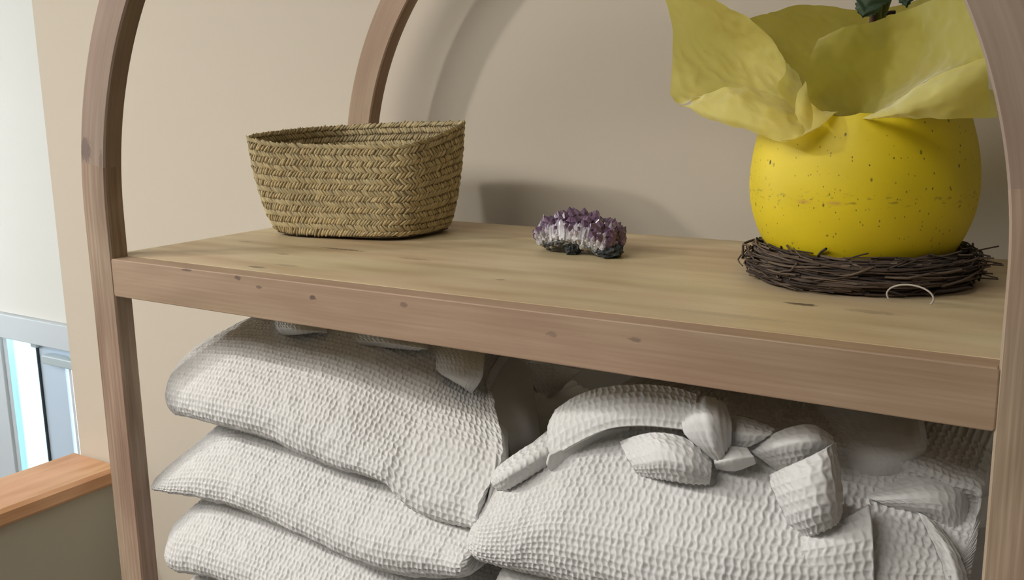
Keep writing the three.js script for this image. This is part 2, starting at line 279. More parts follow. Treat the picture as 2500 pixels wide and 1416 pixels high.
{
  const jl = 70 + 5, jr = 70 + 60 + 61 - 5;          // indices of the joints between leg and arch
  for (const [z1, z0] of [[0, -PD], [-SD - 0.0005, -SD - 0.0005 - PD]]) {
    mesh('leg', archPiece(0, jl, z1, z0), M.leg, shelf); mesh('leg', archPiece(jr, INNER.length - 1, z1, z0), M.leg, shelf);
    mesh('arch', archPiece(jl, jr, z1, z0), z1 ? M.archBack : M.arch, shelf);
  }
  for (const y of [0, -0.415, -0.86, -1.28]) {
    mesh('front_rail', gridUV(box(-0.0008, y - TH, -0.0204, SW + 0.0008, y, -0.0002, 0.0010), 0, [0.05, 0.045 - y - 0.37]), M.rail, shelf);
    mesh('shelf_board', gridUV(mergeGeometries([box(-0.0268, y - TH, -SD, SW + 0.0268, y, -0.0206, 0.0012).toNonIndexed()]), 0, [0.05, 0.42]), M.shelfTop, shelf);
  }
}

// ---------------------------------------------------------------- woven basket
{
  const t = thing('woven_basket', 'low rectangular basket of plaited straw beside the back left post', 'basket'), rnd = rng(21);
  // rim and foot outlines (x, z) and rim height, by control points round the basket; smoothed
  const rim = [[0.004, 0.1115, -0.186], [0.045, 0.1065, -0.186], [0.095, 0.1045, -0.196], [0.150, 0.1045, -0.204], [0.186, 0.1045, -0.212], [0.207, 0.107, -0.226], [0.213, 0.1125, -0.255], [0.213, 0.120, -0.288], [0.208, 0.1255, -0.316], [0.185, 0.1255, -0.334], [0.11, 0.1235, -0.346], [0.045, 0.121, -0.350], [0.005, 0.119, -0.345], [-0.012, 0.1185, -0.316], [-0.012, 0.1175, -0.265], [-0.006, 0.115, -0.206]];
  const foot = [[0.034, -0.200], [0.062, -0.193], [0.102, -0.199], [0.142, -0.208], [0.168, -0.216], [0.184, -0.232], [0.190, -0.257], [0.190, -0.283], [0.185, -0.305], [0.166, -0.318], [0.108, -0.327], [0.062, -0.330], [0.033, -0.326], [0.021, -0.306], [0.020, -0.262], [0.024, -0.218]];
  const cRim = new THREE.CatmullRomCurve3(rim.map(p => V(...p)), true, 'catmullrom', 0.5), cFoot = new THREE.CatmullRomCurve3(foot.map(p => V(p[0], 0.004, p[1])), true, 'catmullrom', 0.5);
  const NR = 8;
  const wall = (s, k) => {     // s round, k 0 foot .. 1 rim
    const q = cRim.getUtoTmapping(((s % 1) + 1) % 1), a = cRim.getPoint(q), b = cFoot.getPoint(q), f = Math.pow(k, 0.44), g = 0.5 * Math.sin(Math.PI * k);
    const p = V(lerp(b.x, a.x, clamp(f * 0.92 + g * 0.1 + 0.08 * k)), lerp(0.004, a.y, k), lerp(b.z, a.z, clamp(f * 0.92 + g * 0.1 + 0.08 * k)));
    return p;
  };
  const stitch = new THREE.SphereGeometry(1, 6, 5);
  const straw = std([0.50, 0.40, 0.215], 0.8, { vertexColors: true });
  const ST = 158;
  for (let r = 0; r < NR; r++) {
    const geos = [];
    for (let i = 0; i < ST; i++) for (const half of [1, -1]) {
      const s = ((i + (r % 2) * 0.5 + (half > 0 ? 0 : 0.5) + 0.4 * (rnd() - 0.5)) / ST + r * 0.013) % 1;
      const kk = (r + 0.5 + half * 0.225 + 0.07 * (rnd() - 0.5)) / NR;
      const p = wall(s, kk), tan = wall((s + 0.004) % 1, kk).sub(wall((s + 0.996) % 1, kk)).normalize(), up = wall(s, Math.min(1, kk + 0.03)).sub(wall(s, Math.max(0, kk - 0.03))).normalize(), n = tan.clone().cross(up).normalize();
      const rimRow = r === NR - 1 && half > 0, len = 0.0056 * (0.85 + 0.4 * rnd()), dir = tan.clone().multiplyScalar(0.66).addScaledVector(up, -half * ((rimRow ? 0.42 : 0.70) + 0.34 * (rnd() - 0.5))).addScaledVector(n, 0.12 * (rnd() - 0.5) - 0.1 * half).normalize();
      const b = n.clone().cross(dir).normalize(), n2 = dir.clone().cross(b);
      const m = new THREE.Matrix4().makeBasis(dir.multiplyScalar(len), b.multiplyScalar(0.0017 * (0.8 + 0.45 * rnd())), n2.multiplyScalar(0.0016 * (0.8 + 0.4 * rnd())));
      m.setPosition(p.addScaledVector(n, 0.0006 * (rnd() - 0.5)));
      const g = stitch.clone().applyMatrix4(m), tone = 0.74 + 0.4 * rnd(), warm = 0.06 * (rnd() - 0.5), col = new Float32Array(g.attributes.position.count * 3);
      for (let q = 0; q < col.length; q += 3) { col[q] = tone + warm; col[q + 1] = tone; col[q + 2] = tone - 1.4 * warm; }
      g.setAttribute('color', new THREE.BufferAttribute(col, 3)); geos.push(g);
    }
    mesh('braid_row', mergeGeometries(geos), straw, t);
  }
  // added dark sheet standing for shade in the braid gaps, and the basket floor
  const darkStraw = std([0.20, 0.15, 0.085], 0.9);
  mesh('dark_backing', (() => { const g = surface(121, 17, (i, j) => { const k = j / 16 * 0.985, p = wall((i % 120) / 120, k); return p; }); g.computeVertexNormals(); return g; })(), darkStraw, t);
  mesh('base', (() => { const g = surface(121, 5, (i, j) => { const p = wall((i % 120) / 120, 0.02), c = V(0.105, 0.0045, -0.262); return p.lerp(c, 1 - j / 4 * 1).setY(0.0035); }); g.computeVertexNormals(); return g; })(), darkStraw, t);
}

// ---------------------------------------------------------------- amethyst cluster
{
  const t = thing('amethyst_cluster', 'small purple amethyst cluster with a white quartz band and dark rind', 'crystal'), rnd = rng(5);
  const Z = -0.243;
  // spine with its half height above (crown) and below (rind), taken from the left end to the right end
  const sp = [[1319, 590], [1344, 577], [1386, 570], [1430, 573], [1468, 586], [1496, 603], [1510, 612]].map(p => at(...p, Z));
  const above = [0.006, 0.0165, 0.0195, 0.0185, 0.0175, 0.0165, 0.008], below = [0.005, 0.0125, 0.0155, 0.0135, 0.0145, 0.0115, 0.005], half = [0.008, 0.0185, 0.0225, 0.0235, 0.0225, 0.019, 0.009];
  const spine = new THREE.CatmullRomCurve3(sp), pick = (a, s) => { const f = clamp(s) * (a.length - 1), k = Math.min(a.length - 2, Math.floor(f)); return lerp(a[k], a[k + 1], f - k); };
  const sec = (s, a) => {                // section: a = 0 front, 90 degrees top, 180 back, 270 underside
    const e = s < 0.04 ? Math.sqrt(clamp(s / 0.04, 0, 1)) : s > 0.96 ? Math.sqrt(clamp((1 - s) / 0.04, 0, 1)) : 1;
    const c = spine.getPoint(clamp(s)), tg = spine.getTangent(clamp(s)), up = V(0, 1, 0).addScaledVector(tg, -0.6 * tg.y).normalize(), fw = V(0, 0, 1);
    const ca = Math.cos(a), sa = Math.sin(a), sq = Math.sign(ca) * Math.pow(Math.abs(ca), 0.75);
    const p = c.clone().addScaledVector(fw, sq * pick(half, s) * e * (sa < 0 ? 0.92 : 1)).addScaledVector(up, (sa > 0 ? sa * pick(above, s) : sa * pick(below, s)) * e);
    return { p, n: fw.clone().multiplyScalar(ca).addScaledVector(up, sa * 0.9).addScaledVector(tg, (clamp(s) - 0.5) * 0.5).normalize() };
  };
  const NS = 110, NA = 120, hue = (s, sa, n) => {
    const b = sa + 0.10 * n;
    if (b > 0.42) return [0.17, 0.10, 0.17]; if (b > 0.2) { const f = (b - 0.2) / 0.22; return [lerp(0.52, 0.2, f), lerp(0.47, 0.125, f), lerp(0.54, 0.2, f)]; }
    if (b > -0.28) { const f = 0.55 + 0.3 * n; return [f, f * 0.98, f * 1.02]; } if (b > -0.42) return [0.16, 0.18, 0.2]; return null;
  };
  const cols = [], g0 = surface(NS + 1, NA + 1, (i, j) => {
    const s = i / NS, a = (j % NA) / NA * Math.PI * 2, sa = Math.sin(a), q = sec(s, a), k = 1 / 0.006, N = (f) => noise3(q.p.x * k * f, q.p.y * k * f, q.p.z * k * f);
    // the pale band is columnar: ridges that run up the face
    const shaft = Math.abs(noise3(s * 58, 2.1 + Math.cos(a) * 1.2, 4)) , rough = sa < -0.3 ? 0.0020 * (N(0.6) + 0.6 * N(1.6)) : sa < 0.45 ? 0.0016 * (shaft - 0.4) + 0.0005 * N(2.2) : 0.001 * N(1.4);
    const n = N(1.1), p = q.p.addScaledVector(q.n, rough);
    let c = hue(s, sa, n);
    if (!c) { const m = noise3(p.x * 95, p.y * 120, p.z * 95); c = m > 0.12 && sa > -0.85 ? [0.33, 0.30, 0.24] : [0.03, 0.036, 0.04]; }
    p.y = Math.max(p.y, 0.0012); cols.push(...c); return p;
  });
  g0.setAttribute('color', new THREE.Float32BufferAttribute(cols, 3)); const body = g0.toNonIndexed(); body.computeVertexNormals();
  mesh('rock', body, new THREE.MeshPhysicalMaterial({ color: 0xffffff, vertexColors: true, roughness: 0.35, clearcoat: 0.3, clearcoatRoughness: 0.25 }), t);
  // the two feet of the rind that stand on the shelf
  for (const [px, py, rx, ry, rz] of [[1398, 610, 0.0075, 0.0085, 0.008], [1487, 619, 0.0135, 0.0075, 0.012]]) {
    const c = at(px, py, Z + 0.010), g = new THREE.IcosahedronGeometry(1, 5), p = g.attributes.position;
    for (let i = 0; i < p.count; i++) { const v = V().fromBufferAttribute(p, i), d = 1 + 0.24 * noise3(v.x * 2.1 + px, v.y * 2.1, v.z * 2.1) + 0.08 * noise3(v.x * 6, v.y * 6 + px, v.z * 6); v.multiplyScalar(d); p.setXYZ(i, c.x + v.x * rx, Math.max(0.0002, 0.0068 + v.y * ry), c.z + v.z * rz); }
    g.computeVertexNormals(); mesh('foot', g, std([0.032, 0.038, 0.04], 0.75), t);
  }
  const gem = new THREE.MeshPhysicalMaterial({ color: 0xffffff, vertexColors: true, roughness: 0.2, ior: 1.54, clearcoat: 0.35, clearcoatRoughness: 0.15, flatShading: true });
  function crystal(len, r, tipTone, baseTone, neck = 0.42) {     // six-sided shaft with a pointed head
    const ring = (y, q, ph) => Array.from({ length: 6 }, (_, k) => { const a = k / 6 * Math.PI * 2 + ph, w = q * (0.84 + 0.32 * rnd()); return [Math.cos(a) * w, y, Math.sin(a) * w]; });
    const ph = rnd() * 6, a = ring(-0.4 * len, r * 0.85, ph), b = ring(neck * len, r, ph), tip = [r * 0.5 * (rnd() - 0.5), len, r * 0.5 * (rnd() - 0.5)], pos = [], col = [];
    const push = (p, c) => { pos.push(...p); col.push(...c); }, mid = tipTone.map((e, k) => lerp(e, baseTone[k], 0.3));
    for (let k = 0; k < 6; k++) { const n = (k + 1) % 6; push(a[k], baseTone); push(b[n], mid); push(b[k], mid); push(a[k], baseTone); push(a[n], baseTone); push(b[n], mid); push(b[k], mid); push(b[n], mid); push(tip, tipTone); }
    const g = new THREE.BufferGeometry(); g.setAttribute('position', new THREE.Float32BufferAttribute(pos, 3)); g.setAttribute('color', new THREE.Float32BufferAttribute(col, 3)); g.computeVertexNormals(); return g;
  }
  for (let i = 0; i < 165; i++) {        // purple points crowded over the crown
    const s = 0.02 + 0.96 * ((i + rnd()) / 165), a = lerp(0.38, 2.75, rnd()), k = 0.6 + 0.65 * rnd(), q = sec(s, a);
    const d = q.n.clone().add(V(0.35 * (rnd() - 0.5), 0.15, 0.35 * (rnd() - 0.5))).normalize(), w = 0.75 + 0.5 * rnd(), g = crystal(0.0058 * k, 0.0036 * k, [0.115 * w, 0.06 * w, 0.115 * w], [0.27 * w, 0.19 * w, 0.28 * w], 0.35);
    g.applyQuaternion(new THREE.Quaternion().setFromUnitVectors(V(0, 1, 0), d)); g.translate(...q.p.toArray()); mesh('crystal', g, gem, t);
  }
  for (let i = 0; i < 130; i++) {        // glassy shafts of the pale band, lying up along the face
    const s = 0.015 + 0.97 * ((i + rnd()) / 130), a = lerp(-0.22, 0.36, rnd()), k = 0.7 + 0.6 * rnd(), w = 0.42 + 0.4 * rnd(), q = sec(s, a), q2 = sec(s, a + 0.25);
    const d = q2.p.clone().sub(q.p).normalize().addScaledVector(q.n, 0.14).add(V(0.2 * (rnd() - 0.5), 0, 0)).normalize(), g = crystal(0.0095 * k, 0.0019 * k, [w * 0.62, w * 0.54, w * 0.64], [w, w, w * 1.03], 0.7);
    g.applyQuaternion(new THREE.Quaternion().setFromUnitVectors(V(0, 1, 0), d)); g.translate(...q.p.addScaledVector(q.n, -0.0007).toArray()); mesh('quartz_point', g, gem, t);
  }
}

// ---------------------------------------------------------------- yellow speckled pot, its tissue, its plant, its nest
const PX = 0.661, PZ = -0.2413;
{
  const t = thing('flower_pot', 'round yellow speckled eggshell flower pot with jagged rim in a nest', 'pot', [PX, 0, PZ]), rnd = rng(77);
  const specks = [];
  for (let i = 0; i < 620; i++) { const b = rnd(); specks.push([rnd(), rnd(), (b > 0.93 ? 0.0034 : 0.0016) * (0.5 + 0.8 * rnd()) , 0.25 + 0.75 * rnd()]); }
  const W = 2048, H = 512, buf = new Float32Array(W * H);
  const stamp = (u, v, r, k, asp) => { const cx = u * W, cy = v * H, ry = r / 0.15 * H, rx = r * asp / 0.56 * W; for (let y = Math.max(0, (cy - 2 * ry) | 0); y <= Math.min(H - 1, cy + 2 * ry); y++) for (let x = (cx - 2 * rx) | 0; x <= cx + 2 * rx; x++) { const d = Math.hypot((x - cx) / rx, (y - cy) / ry), q = y * W + ((x % W) + W) % W; buf[q] = Math.max(buf[q], k * (1 - sstep(0.55, 1.15, d))); } };
  for (const s of specks) stamp(s[0], s[1], s[2] * 0.5, s[3], 0.6);
  const U0 = (px) => 0.5 + 0;            // seam at the back
  const tex = dataTex(W, H, (u, v, x, y) => {
    const k = buf[y * W + x]; let c = [220, 196, 20];
    const n = noise3(u * 9, v * 4, 1); c = c.map((e, i) => e + n * [5, 5, 3][i]);
    // scuffed belt half way up, with two pinkish rubs
    const belt = Math.exp(-Math.pow((v - 0.485) / 0.03, 2)) * sstep(0.35, 0.8, noise3(u * 42, v * 26, 4) * 0.7 + 0.5 * noise3(u * 110, v * 60, 8)); c = c.map((e, i) => lerp(e, [92, 84, 40][i], 0.4 * belt));
    for (const m of [0.462, 0.505]) { const pk = Math.exp(-Math.pow((u - m) / 0.009, 2) - Math.pow((v - 0.472) / 0.009, 2)); c = c.map((e, i) => lerp(e, [190, 130, 120][i], 0.5 * pk)); }
    return c.map((e, i) => lerp(e, [62, 50, 8][i], k));
  });
  const prof = [[0.052, 0.006], [0.0625, 0.0085], [0.0685, 0.016], [0.0745, 0.026], [0.0815, 0.040], [0.0868, 0.056], [0.0893, 0.074], [0.0888, 0.090], [0.0862, 0.108], [0.0815, 0.125], [0.0765, 0.138]];
  const curve = new THREE.SplineCurve(prof.map(p => new THREE.Vector2(...p)));
  const jag = a => 0.0035 * Math.sin(7 * a + 0.6) + 0.0025 * (2 * Math.abs(((a * 2.1 + 9) % 1) - 0.5) * 2 - 1);
  const NA = 200, NV = 60;
  const skin = (off, flip) => surface(NA + 1, NV + 1, (i, j) => { const a = i / NA * Math.PI * 2, v = (flip ? 1 - j / NV : j / NV), p = curve.getPoint(v), lift = sstep(0.8, 1, v) * jag(a); return V(Math.sin(a + Math.PI) * (p.x - off), p.y + lift + (off && v < 0.1 ? off : 0), Math.cos(a + Math.PI) * (p.x - off)); });
  const og = skin(0), uv = new Float32Array((NA + 1) * (NV + 1) * 2); for (let j = 0; j <= NV; j++) for (let i = 0; i <= NA; i++) { uv[2 * (j * (NA + 1) + i)] = i / NA; uv[2 * (j * (NA + 1) + i) + 1] = curve.getPoint(j / NV).y / 0.15; }
  og.setAttribute('uv', new THREE.BufferAttribute(uv, 2)); og.computeVertexNormals();
  const ig = skin(0.0035, true); ig.computeVertexNormals();
  const lip = surface(NA + 1, 2, (i, j) => { const a = i / NA * Math.PI * 2, p = curve.getPoint(1), r = p.x - (j ? 0.0035 : 0); return V(Math.sin(a + Math.PI) * r, p.y + jag(a), Math.cos(a + Math.PI) * r); }); lip.computeVertexNormals();
  mesh('shell', og, new THREE.MeshPhysicalMaterial({ map: tex, roughness: 0.55 }), t);
  mesh('inside', mergeGeometries([ig, lip]), std([0.75, 0.6, 0.03], 0.6), t);
  mesh('bottom', new THREE.CylinderGeometry(0.0525, 0.052, 0.003, 48).translate(0, 0.0065, 0), std([0.75, 0.6, 0.03], 0.6), t);
  mesh('soil', new THREE.CylinderGeometry(0.05, 0.05, 0.02, 40).translate(0, 0.075, 0), std([0.05, 0.035, 0.025], 1), t);
}
{ // nest
  const t = thing('twig_nest', 'dark brown twig nest ring holding the yellow egg pot', 'nest', [PX + 0.002, 0, PZ]), rnd = rng(99), stuff = [];
  const mats = [[0.095, 0.064, 0.045], [0.06, 0.04, 0.03], [0.14, 0.1, 0.07], [0.045, 0.03, 0.024]].map(c => std(c, 0.9)), bundles = mats.map(() => []);
  const potR = y => { const q = [[0.006, 0.056], [0.0085, 0.0625], [0.016, 0.0685], [0.026, 0.0745], [0.04, 0.0815]]; if (y < 0.006) return 0.05; for (let k = 1; k < q.length; k++) if (y <= q[k][0]) return lerp(q[k - 1][1], q[k][1], (y - q[k - 1][0]) / (q[k][0] - q[k - 1][0])); return 0.0815; };
  const twig = (a0, span, R, y, tilt, wob, r) => {
    const pts = []; for (let k = 0; k <= 4; k++) { const f = k / 4 - 0.5, a = a0 + span * f; const yy = Math.max(0.0024, y + tilt * f + 0.3 * wob * (rnd() - 0.5)), rr = Math.max(R + wob * (rnd() - 0.5), potR(yy) + 0.0022); pts.push(V(Math.sin(a) * rr, yy, Math.cos(a) * rr)); } return tube(pts, r, 4, 2);
  };
  for (let i = 0; i < 1150; i++) {
    const c = rnd() * Math.PI * 2, rad = 0.0125 * Math.sqrt(rnd()), a0 = rnd() * Math.PI * 2, R = 0.0805 + Math.cos(c) * rad * 1.1, y = 0.0145 + Math.sin(c) * rad * 1.12;
    const loose = rnd() < 0.16, span = (loose ? 0.25 : 0.6) + 0.5 * rnd(), g = twig(a0, span * (rnd() < 0.5 ? -1 : 1), R, y, loose ? 0.036 * (rnd() - 0.5) : 0.014 * (rnd() - 0.5), loose ? 0.013 : 0.0055, 0.00045 + 0.0007 * rnd()), m = (rnd() * 4) | 0;
    const front = Math.cos(a0 - 0.3) > -0.1 && R > 0.082;
    if (front && (t.children.length < 240)) mesh('twig', g, mats[m], t); else bundles[m].push(g);
  }
  for (let i = 0; i < 26; i++) {        // twig ends that stick out, mostly at the right
    const a = i < 16 ? 1.75 + 0.5 * (rnd() - 0.5) : -1.2 + 2.6 * rnd(), R = 0.088, y = 0.006 + 0.02 * rnd(), l = i < 16 ? 0.008 + 0.012 * rnd() : 0.006, p = V(Math.sin(a) * R, y, Math.cos(a) * R), q = V(Math.sin(a) * (R + l), y + 0.008 * (rnd() - 0.4), Math.cos(a) * (R + l) + 0.006 * (rnd() - 0.5));
    mesh('twig', tube([p, p.clone().lerp(q, 0.5).add(V(0, 0.002 * (rnd() - 0.5), 0)), q], 0.0006, 4, 2), mats[i % 2], t);
  }
  const s = bundles.map((b, k) => mesh('twig_bundle', mergeGeometries(b), mats[k], t)); s.forEach(m => { m.userData.kind = 'stuff'; });
  // pale loop of a twist tie at the front
  const c = at(2222, 714, PZ + 0.0945).sub(t.position), lp = []; for (let k = 0; k <= 14; k++) { const a = lerp(-0.5, 3.55, k / 14); lp.push(V(c.x + Math.cos(a) * 0.0165 , Math.max(0.0010, c.y - 0.003 + Math.sin(a) * 0.0085), c.z + 0.002 * Math.cos(a))); }
  const tie = mesh('loop', tube(lp, 0.0007, 5, 2), std([0.42, 0.38, 0.33], 0.6), t); tie.userData.label = 'pale thin wire loop';
}
const tissueMat = new THREE.MeshPhysicalMaterial({ color: new THREE.Color().setRGB(0.84, 0.76, 0.20), transmission: 0.62, thickness: 0, roughness: 0.76, side: THREE.DoubleSide });
const tissueShaded = tissueMat.clone(); tissueShaded.color.setRGB(0.53, 0.46, 0.06); tissueShaded.transmission = 0.5;   // darker copy for cone and back sheet, their shade put into the colour
{
  const t = thing('tissue_wrap', 'crumpled translucent yellow tissue paper flaring out of the pot', 'tissue paper');
  const S = (rows, seed, cr_ = 0.0016, shaded = false) => mesh('tissue_fold', sheet(rows.map(r => r.map(p => at(...p))), { step: 0.0028, crumple: cr_, crumpleScale: 26, seed }), (shaded ? tissueShaded : tissueMat), t);
  const B = -0.315;   // back
  // back sheet, behind the plant
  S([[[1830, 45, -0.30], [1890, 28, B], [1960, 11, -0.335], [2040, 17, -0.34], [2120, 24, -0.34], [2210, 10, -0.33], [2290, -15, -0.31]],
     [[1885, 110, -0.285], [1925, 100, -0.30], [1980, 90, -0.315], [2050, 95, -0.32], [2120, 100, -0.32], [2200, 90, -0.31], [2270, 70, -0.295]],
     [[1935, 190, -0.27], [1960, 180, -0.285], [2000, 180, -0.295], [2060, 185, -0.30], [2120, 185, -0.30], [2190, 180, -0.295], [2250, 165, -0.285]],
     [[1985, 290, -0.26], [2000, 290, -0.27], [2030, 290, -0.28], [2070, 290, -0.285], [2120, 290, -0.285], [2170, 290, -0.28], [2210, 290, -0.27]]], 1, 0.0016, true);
  // left sheet: tall wing seen from inside
  S([[[1612, -60, -0.235], [1660, -55, -0.24], [1710, -30, -0.245], [1762, 6, -0.25], [1836, 48, -0.255], [1885, 95, -0.258], [1918, 150, -0.255]],
     [[1626, 0, -0.235], [1672, 15, -0.245], [1725, 35, -0.255], [1775, 60, -0.262], [1835, 95, -0.265], [1880, 130, -0.262], [1920, 170, -0.252]],
     [[1641, 70, -0.232], [1685, 85, -0.242], [1735, 100, -0.258], [1785, 115, -0.268], [1838, 140, -0.268], [1885, 165, -0.26], [1928, 200, -0.246]],
     [[1642, 130, -0.225], [1690, 140, -0.236], [1740, 150, -0.25], [1790, 165, -0.26], [1845, 185, -0.26], [1895, 205, -0.252], [1938, 230, -0.238]],
     [[1639, 190, -0.216], [1685, 195, -0.222], [1735, 196, -0.235], [1790, 205, -0.245], [1850, 222, -0.246], [1905, 238, -0.24], [1950, 255, -0.23]],
     [[1637, 235, -0.205], [1668, 245, -0.206], [1720, 235, -0.214], [1785, 235, -0.222], [1860, 250, -0.225], [1925, 265, -0.222], [1975, 280, -0.215]],
     [[1650, 252, -0.196], [1670, 256, -0.192], [1725, 232, -0.194], [1790, 222, -0.19], [1870, 240, -0.19], [1935, 264, -0.192], [1990, 290, -0.195]]], 2, 0.0022);
  // the same wing turned over its front edge and hanging outside the pot
  S([[[1652, 253, -0.196], [1672, 255, -0.190], [1725, 229, -0.186], [1795, 212, -0.178], [1870, 228, -0.174], [1930, 255, -0.174], [1955, 268, -0.178]],
     [[1660, 256, -0.190], [1690, 261, -0.180], [1740, 252, -0.168], [1805, 248, -0.158], [1875, 262, -0.152], [1925, 280, -0.152], [1952, 290, -0.158]],
     [[1668, 257, -0.188], [1712, 275, -0.174], [1755, 285, -0.160], [1815, 295, -0.148], [1880, 305, -0.142], [1930, 308, -0.142], [1960, 306, -0.150]],
     [[1676, 259, -0.187], [1730, 288, -0.174], [1780, 305, -0.160], [1840, 325, -0.148], [1905, 346, -0.140], [1955, 332, -0.140], [1985, 318, -0.148]]], 3, 0.0018);
  // gathered folds at the left of the mouth
  S([[[1922, 152, -0.225], [1935, 165, -0.235], [1950, 180, -0.23]], [[1912, 185, -0.20], [1932, 200, -0.21], [1960, 215, -0.205]], [[1898, 205, -0.185], [1930, 232, -0.19], [1965, 250, -0.188]], [[1900, 240, -0.180], [1935, 258, -0.18], [1985, 290, -0.180]]], 4, 0.001);
  S([[[1966, 196, -0.182], [1975, 215, -0.176], [1985, 235, -0.176]], [[1948, 225, -0.172], [1965, 250, -0.164], [1990, 275, -0.166]], [[1942, 262, -0.164], [1958, 285, -0.155], [1990, 300, -0.158]], [[1935, 300, -0.152], [1960, 316, -0.146], [2000, 312, -0.152]], [[1905, 345, -0.140], [1958, 334, -0.139], [2012, 300, -0.150]]], 5, 0.001);
  S([[[1968, 200, -0.18], [1985, 245, -0.172], [2000, 262, -0.172]], [[1980, 250, -0.168], [2000, 268, -0.163], [2030, 272, -0.165]], [[1985, 285, -0.156], [2010, 288, -0.154], [2046, 271, -0.163]], [[1978, 325, -0.143], [2010, 302, -0.149], [2042, 274, -0.162]]], 6, 0.0008);
  // front sheet: a tall cone whose foot is tucked into the mouth
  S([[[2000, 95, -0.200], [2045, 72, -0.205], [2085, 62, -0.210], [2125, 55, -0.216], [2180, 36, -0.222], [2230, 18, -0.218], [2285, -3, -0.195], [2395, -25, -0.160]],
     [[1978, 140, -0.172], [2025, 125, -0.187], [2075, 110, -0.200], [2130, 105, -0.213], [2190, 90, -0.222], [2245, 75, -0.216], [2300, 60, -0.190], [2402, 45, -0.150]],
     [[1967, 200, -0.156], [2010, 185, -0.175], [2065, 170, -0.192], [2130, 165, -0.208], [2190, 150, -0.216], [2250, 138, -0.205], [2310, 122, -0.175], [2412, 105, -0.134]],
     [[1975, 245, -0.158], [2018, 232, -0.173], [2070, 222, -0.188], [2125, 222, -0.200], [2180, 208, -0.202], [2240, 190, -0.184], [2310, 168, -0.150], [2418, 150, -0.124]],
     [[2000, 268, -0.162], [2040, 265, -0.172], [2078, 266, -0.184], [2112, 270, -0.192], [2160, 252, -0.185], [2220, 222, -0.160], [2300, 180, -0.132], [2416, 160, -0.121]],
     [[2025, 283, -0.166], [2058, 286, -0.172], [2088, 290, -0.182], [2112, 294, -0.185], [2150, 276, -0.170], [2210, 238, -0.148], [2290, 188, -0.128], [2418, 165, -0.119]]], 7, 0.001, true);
  // right wing folded down over the front
  S([[[2105, 290, -0.166], [2160, 264, -0.152], [2225, 222, -0.138], [2290, 184, -0.126], [2350, 160, -0.122], [2408, 138, -0.122]],
     [[2112, 290, -0.160], [2165, 272, -0.140], [2230, 242, -0.122], [2295, 212, -0.112], [2355, 190, -0.110], [2410, 172, -0.114]],
     [[2118, 291, -0.156], [2172, 282, -0.136], [2236, 266, -0.120], [2300, 246, -0.112], [2360, 232, -0.112], [2414, 222, -0.118]],
     [[2122, 292, -0.154], [2180, 286, -0.140], [2245, 288, -0.128], [2305, 290, -0.122], [2365, 290, -0.124], [2416, 288, -0.130]]], 8, 0.0012);
  S([[[2398, 215, -0.14], [2430, 222, -0.17], [2460, 232, -0.2]], [[2404, 255, -0.14], [2435, 258, -0.17], [2462, 262, -0.2]], [[2405, 289, -0.14], [2432, 287, -0.17], [2462, 285, -0.2]]], 9, 0.0005);
}
{ // plant
  const base = [PX, 0.085, PZ], t = thing('potted_plant', 'green leafy plant stems rising from the yellow pot', 'plant', base), rnd = rng(31);
  const green = std([0.13, 0.17, 0.02], 0.6), leafM = new THREE.MeshPhysicalMaterial({ color: new THREE.Color().setRGB(0.032, 0.062, 0.026), roughness: 0.6, transmission: 0.12, thickness: 0, side: THREE.DoubleSide });
  const o = V(...base), P = (px, py, z) => at(px, py, z).sub(o);
  const Z = -0.24;
  mesh('stem', tube([P(2135, 120, Z), P(2142, 45, Z), P(2146, 10, Z), P(2150, -60, Z), P(2140, -200, Z)], 0.0032, 8, 5), green, t);
  mesh('stem', tube([P(2155, 120, Z - 0.006), P(2152, 50, Z - 0.006), P(2166, 5, Z - 0.006), P(2190, -60, Z - 0.01), P(2230, -180, Z - 0.02)], 0.0030, 8, 5), green, t);
  mesh('stem', tube([P(2128, 90, Z + 0.004), P(2131, 45, Z + 0.004), P(2132, 30, Z + 0.004)], 0.003, 7, 4), std([0.10, 0.05, 0.03], 0.8), t);
  mesh('stem', tube([P(2150, 40, Z - 0.012), P(2172, 31, Z - 0.014), P(2186, 30, Z - 0.016)], 0.0016, 6, 4), std([0.04, 0.025, 0.03], 0.8), t);
  // lobed leaf hanging with its tip towards `tip`
  const leaf = (root, tip, w, seed) => {
    const a = P(...root), b = P(...tip), ax = b.clone().sub(a), L = ax.length(), d = ax.clone().normalize(), side = d.clone().cross(V(0.2, 0.1, 1)).normalize(), n = side.clone().cross(d);
    const pr = s => { const e = Math.sin(Math.PI * Math.pow(s, 0.8)) ** 0.7; return w * e * (1 + 0.13 * Math.sin(s * 15 + seed)) + 0.0008 * Math.sin(s * 75 + seed); };
    const g = surface(17, 41, (i, j) => { const s = j / 40, q = (i / 16 - 0.5) * 2, wd = pr(s); return a.clone().addScaledVector(d, L * s).addScaledVector(side, q * wd).addScaledVector(n, 0.003 * Math.sin(s * 3) - 0.12 * wd * q * q + 0.0008 * Math.sin(s * 22 + Math.abs(q) * 5)); });
    g.computeVertexNormals(); mesh('leaf', g, leafM, t);
  };
  leaf([2150, -62, Z + 0.01], [2106, 44, Z + 0.022], 0.0135, 1);
  leaf([2205, -70, Z], [2214, 19, Z + 0.01], 0.008, 2); leaf([2160, -110, Z], [2040, -90, Z + 0.03], 0.018, 3); leaf([2200, -130, Z - 0.01], [2300, -110, Z], 0.018, 5); leaf([2150, -160, Z], [2110, -240, Z - 0.03], 0.018, 6); leaf([2220, -170, Z - 0.02], [2250, -250, Z - 0.03], 0.017, 7);
}

